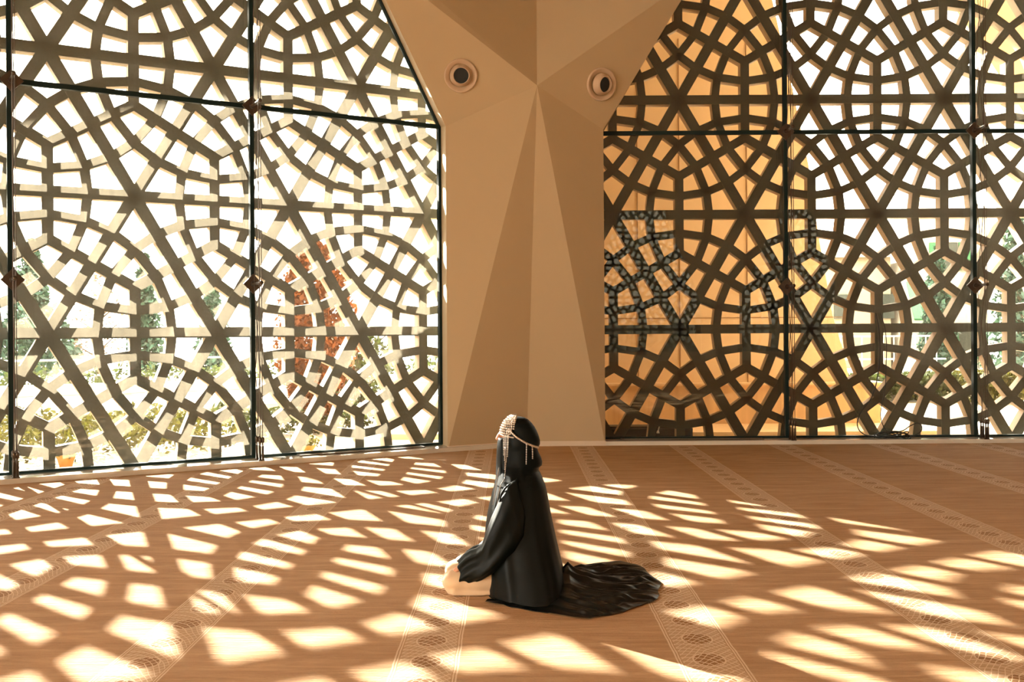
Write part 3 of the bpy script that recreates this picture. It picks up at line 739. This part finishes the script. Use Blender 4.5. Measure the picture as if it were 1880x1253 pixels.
for a, b in zip(grid, grid[1:]):
    for k in range(NR): bm.faces.new([a[k], b[k], b[k + 1], a[k + 1]])
trn = link('train', bm, M_train, P_, True)

# sleeves
def sleeve(s, name):
    Y0 = 5.5 - s * .20
    rows = [((505, 415), (560, 640), .052, 0.02), ((450, 450), (545, 740), .07, 0), ((408, 530), (500, 815), .08, -.005), ((365, 630), (440, 880), .082, -.005), ((335, 715), (370, 935), .08, .0),
            ((315, 772), (315, 968), .074, .015), ((283, 796), (285, 982), .068, .03), ((252, 806), (256, 997), .062, .04), ((220, 826), (232, 1008), .056, .05), ((196, 850), (217, 1014), .052, .055), ((181, 868), (205, 1018), .05, .058)]
    rings = []; nn = 56
    fine = []
    for a, b in zip(rows, rows[1:]):
        for q in range(6):
            f = q / 6; fine.append(((a[0][0] + (b[0][0] - a[0][0]) * f, a[0][1] + (b[0][1] - a[0][1]) * f), (a[1][0] + (b[1][0] - a[1][0]) * f, a[1][1] + (b[1][1] - a[1][1]) * f), a[2] + (b[2] - a[2]) * f, a[3] + (b[3] - a[3]) * f))
    fine.append(rows[-1])
    for j, (t, bt, th, dy) in enumerate(fine):
        yy = Y0 + s * dy; pt, pb = WC(t[0], t[1], yy if s > 0 else yy), WC(bt[0], bt[1], yy)
        if s < 0: pt, pb = V(t[0] + 6, t[1] + 14, yy), V(bt[0] + 6, bt[1] - 10, yy)
        c = (pt + pb) / 2; h = (pt - pb) / 2; ring = []; g_ = j / len(fine)
        for i in range(nn):
            a = 2 * PI * i / nn; ca, sa = math.cos(a), math.sin(a)
            fo = 1 + g_ * (.30 * math.sin(5 * a + 4.0 * g_ + .6) + .16 * math.sin(9 * a + 2 - 5 * g_)) * abs(ca) ** .5
            p = c + h * math.copysign(abs(sa) ** .85, sa) + Vector((0, th * math.copysign(abs(ca) ** .9, ca) * fo, 0))
            p.x += .006 * g_ * math.sin(7 * a)
            ring.append(p)
        rings.append(ring)
    # the cuff turns in, leaving an open mouth
    last = rings[-1]; cen = sum(last, Vector()) / len(last)
    for k, sc in ((1, .93), (2, .85)): rings.append([cen + (p - cen) * sc + Vector((.012 * k, 0, 0)) for p in last])
    bm = B(); loft(bm, rings, True, True); return link(name, bm, M_robe, P_, True)
sleeve(1, 'sleeve'); sleeve(-1, 'sleeve')

# hood / head scarf and the veil falling from the nose
HD = [(75, 488, 508, .012), (77, 474, 528, .032), (82, 462, 548, .052), (92, 452, 568, .070), (108, 445, 584, .085), (130, 440, 601, .096), (155, 437, 614, .103), (180, 435, 624, .107), (205, 434, 631, .108),
      (225, 433, 631, .107), (238, 432, 625, .104), (248, 430, 616, .101), (258, 428, 618, .101), (275, 424, 625, .104), (300, 418, 637, .110), (322, 413, 643, .118), (340, 408, 641, .126), (352, 404, 626, .135), (366, 401, 622, .150),
      (385, 398, 630, .172), (410, 394, 640, .195), (440, 386, 648, .206)]
bm = B(); rings = []
for j in range(121):
    yc = 75 + (440 - 75) * (j / 120) ** 1.25; r = lerp_rows(HD, yc); xl, xr, b = XW(r[1]), XW(r[2]), r[3]; cx, a = (xl + xr) / 2, (xr - xl) / 2
    low = max(0, (yc - 240) / 200); ring = []
    for i in range(120):
        th = 2 * PI * i / 120; c, s = math.cos(th), math.sin(th); ex = .88
        fo = 1 + low * (.045 * math.sin(th * 7 + yc * .02) + .02 * math.sin(th * 13 - yc * .03)) * (1 - abs(c)) ** .4 + .006 * math.sin(th * 5 + yc * .05)
        ring.append(Vector((cx + a * math.copysign(abs(c) ** ex, c), 5.5 + b * math.copysign(abs(s) ** ex, s) * fo, ZW(yc))))
    rings.append(ring)
loft(bm, rings, True, True); hood = link('hood', bm, M_veil, P_, True)
VL = [(188, 402, 470, .040), (192, 399, 480, .055), (205, 398, 480, .066), (230, 396, 480, .076), (262, 393, 480, .085), (330, 390, 485, .095), (400, 388, 500, .11), (450, 378, 500, .13), (500, 364, 500, .15), (560, 349, 490, .165), (620, 337, 480, .17), (680, 329, 470, .165), (740, 324, 450, .15), (800, 326, 440, .14), (870, 332, 430, .12)]
bm = B(); rings = []
for j in range(111):
    yc = 188 + (870 - 188) * j / 110; r = lerp_rows(VL, yc); xl, xr, b = XW(r[1]), XW(r[2]), r[3]; cx, a = (xl + xr) / 2, (xr - xl) / 2; low = min(1, (yc - 188) / 300)
    ring = []
    for i in range(96):
        th = 2 * PI * i / 96; c, s = math.cos(th), math.sin(th)
        fo = 1 + low * (.06 * math.sin(th * 9 + yc * .004) + .03 * math.sin(th * 15 + 1))
        ring.append(Vector((cx + a * math.copysign(abs(c) ** .9, c), 5.5 + b * s * fo, ZW(yc))))
    rings.append(ring)
loft(bm, rings, True, True); link('face_veil', bm, M_veil, P_, True)

# satin highlights painted as pale tubes, and folds, on breast and arm
for pts, rr in (([(405, 355), (398, 400), (392, 450), (380, 520), (372, 560)], .0022), ([(438, 415), (415, 450), (402, 510), (394, 580), (386, 640), (380, 690), (352, 735), (328, 760)], .0026)):
    bm = B(); tube(bm, [WC(x, y, 5.335 - .02 * (y > 480)) for x, y in pts], rr, 6); link('painted_glint', bm, M_glint, P_, True)
FR = [((478, 418), (445, 432), (425, 452), (412, 478), (404, 520)), ((470, 440), (438, 470), (420, 500), (408, 545)), ((450, 470), (432, 490), (418, 520), (410, 555)), ((440, 560), (415, 590), (398, 620), (390, 660)), ((415, 620), (392, 650), (380, 690), (352, 725), (330, 755))]
for f in (FR[1], FR[3], FR[4]):
    bm = B(); n = len(f); tube(bm, [WC(x, y, 5.270 + (.0 if y < 600 else .02)) for x, y in f], [.002] + [.0065] * (n - 2) + [.002], 10); link('fold', bm, M_robe, P_, True)

# silver headpiece with chains
hp = tag(empty('headpiece', WC(445, 150, 5.45)), None)
hp.parent = P_; hp.matrix_parent_inverse = Matrix.Translation(P_.location).inverted()
bm = B(); random.seed(3)
def head_surf(al, be, r=1.0):            # al: around from the face, be: up
    return V(512, 172, 5.5) + Vector((-.094 * r * math.cos(al) * math.cos(be), -.100 * r * math.sin(al) * math.cos(be), .104 * r * math.sin(be)))
for ia in range(-9, 10):
    for ib in range(0, 9):
        al = ia * .145; be = .10 + ib * .125
        if abs(al) > 1.0 and ib < 2: continue
        p = head_surf(al, be, 1.05 + .02 * random.random()); ball(bm, p, random.uniform(.0055, .0085), 1, 1, 1, 6)
for ia in range(-26, 27):
    al = ia * .05
    for be in (.06, 1.18): ball(bm, head_surf(al, be - .1 * abs(al) * (be < 1), 1.09), .0045, 1, 1, 1, 6)
link('filigree_band', bm, M_silver, hp, True)
bm = B()
for a in range(14): ball(bm, WC(462, 160, 5.395) + Vector((.013 * math.cos(a * .449), -.004, .013 * math.sin(a * .449))), .0045, 1, 1, 1, 6)
ball(bm, WC(462, 160, 5.395), .009, 1, .6, 1, 10); link('rosette', bm, M_silver, hp, True)
def chain(pts, r, name, step=.0062):
    pts = [Vector(p) for p in pts]; bm = B(); i = 0
    for a, b in zip(pts, pts[1:]):
        n = max(1, int((b - a).length / step))
        for k in range(n):
            i += 1; p = a.lerp(b, k / n); ball(bm, p + Vector((0, 0, .0012 * (-1) ** i)), r, 1, 1, 1.1, 5)
    return link(name, bm, M_silver, hp, True)
for s in (1,):
    chain([WC(466, 155, 5.392), WC(500, 188, 5.382), WC(530, 207, 5.385), WC(560, 224, 5.395), WC(590, 236, 5.405), WC(606, 241, 5.425), WC(622, 245, 5.455)], .0052, 'braided_chain', .005)
chain([V(466, 155, 5.608), V(530, 207, 5.615), V(590, 236, 5.58), V(618, 245, 5.52)], .0052, 'braided_chain', .005)
chain([WC(557, 226, 5.388), WC(556, 280, 5.382), WC(555, 340, 5.372)], .0036, 'hanging_chain')
chain([WC(588, 238, 5.405), WC(590, 272, 5.402), WC(590, 310, 5.395)], .0036, 'hanging_chain')
for x0, x1, y1 in ((430, 432, 292), (437, 436, 322), (444, 437, 372), (452, 446, 330), (459, 452, 300), (457, 436, 424)):
    chain([WC(x0, 178, 5.405), WC((x0 + x1) / 2, (178 + y1) / 2, 5.395), WC(x1, y1, 5.38 if y1 < 380 else 5.345)], .0024, 'hanging_chain', .0045)
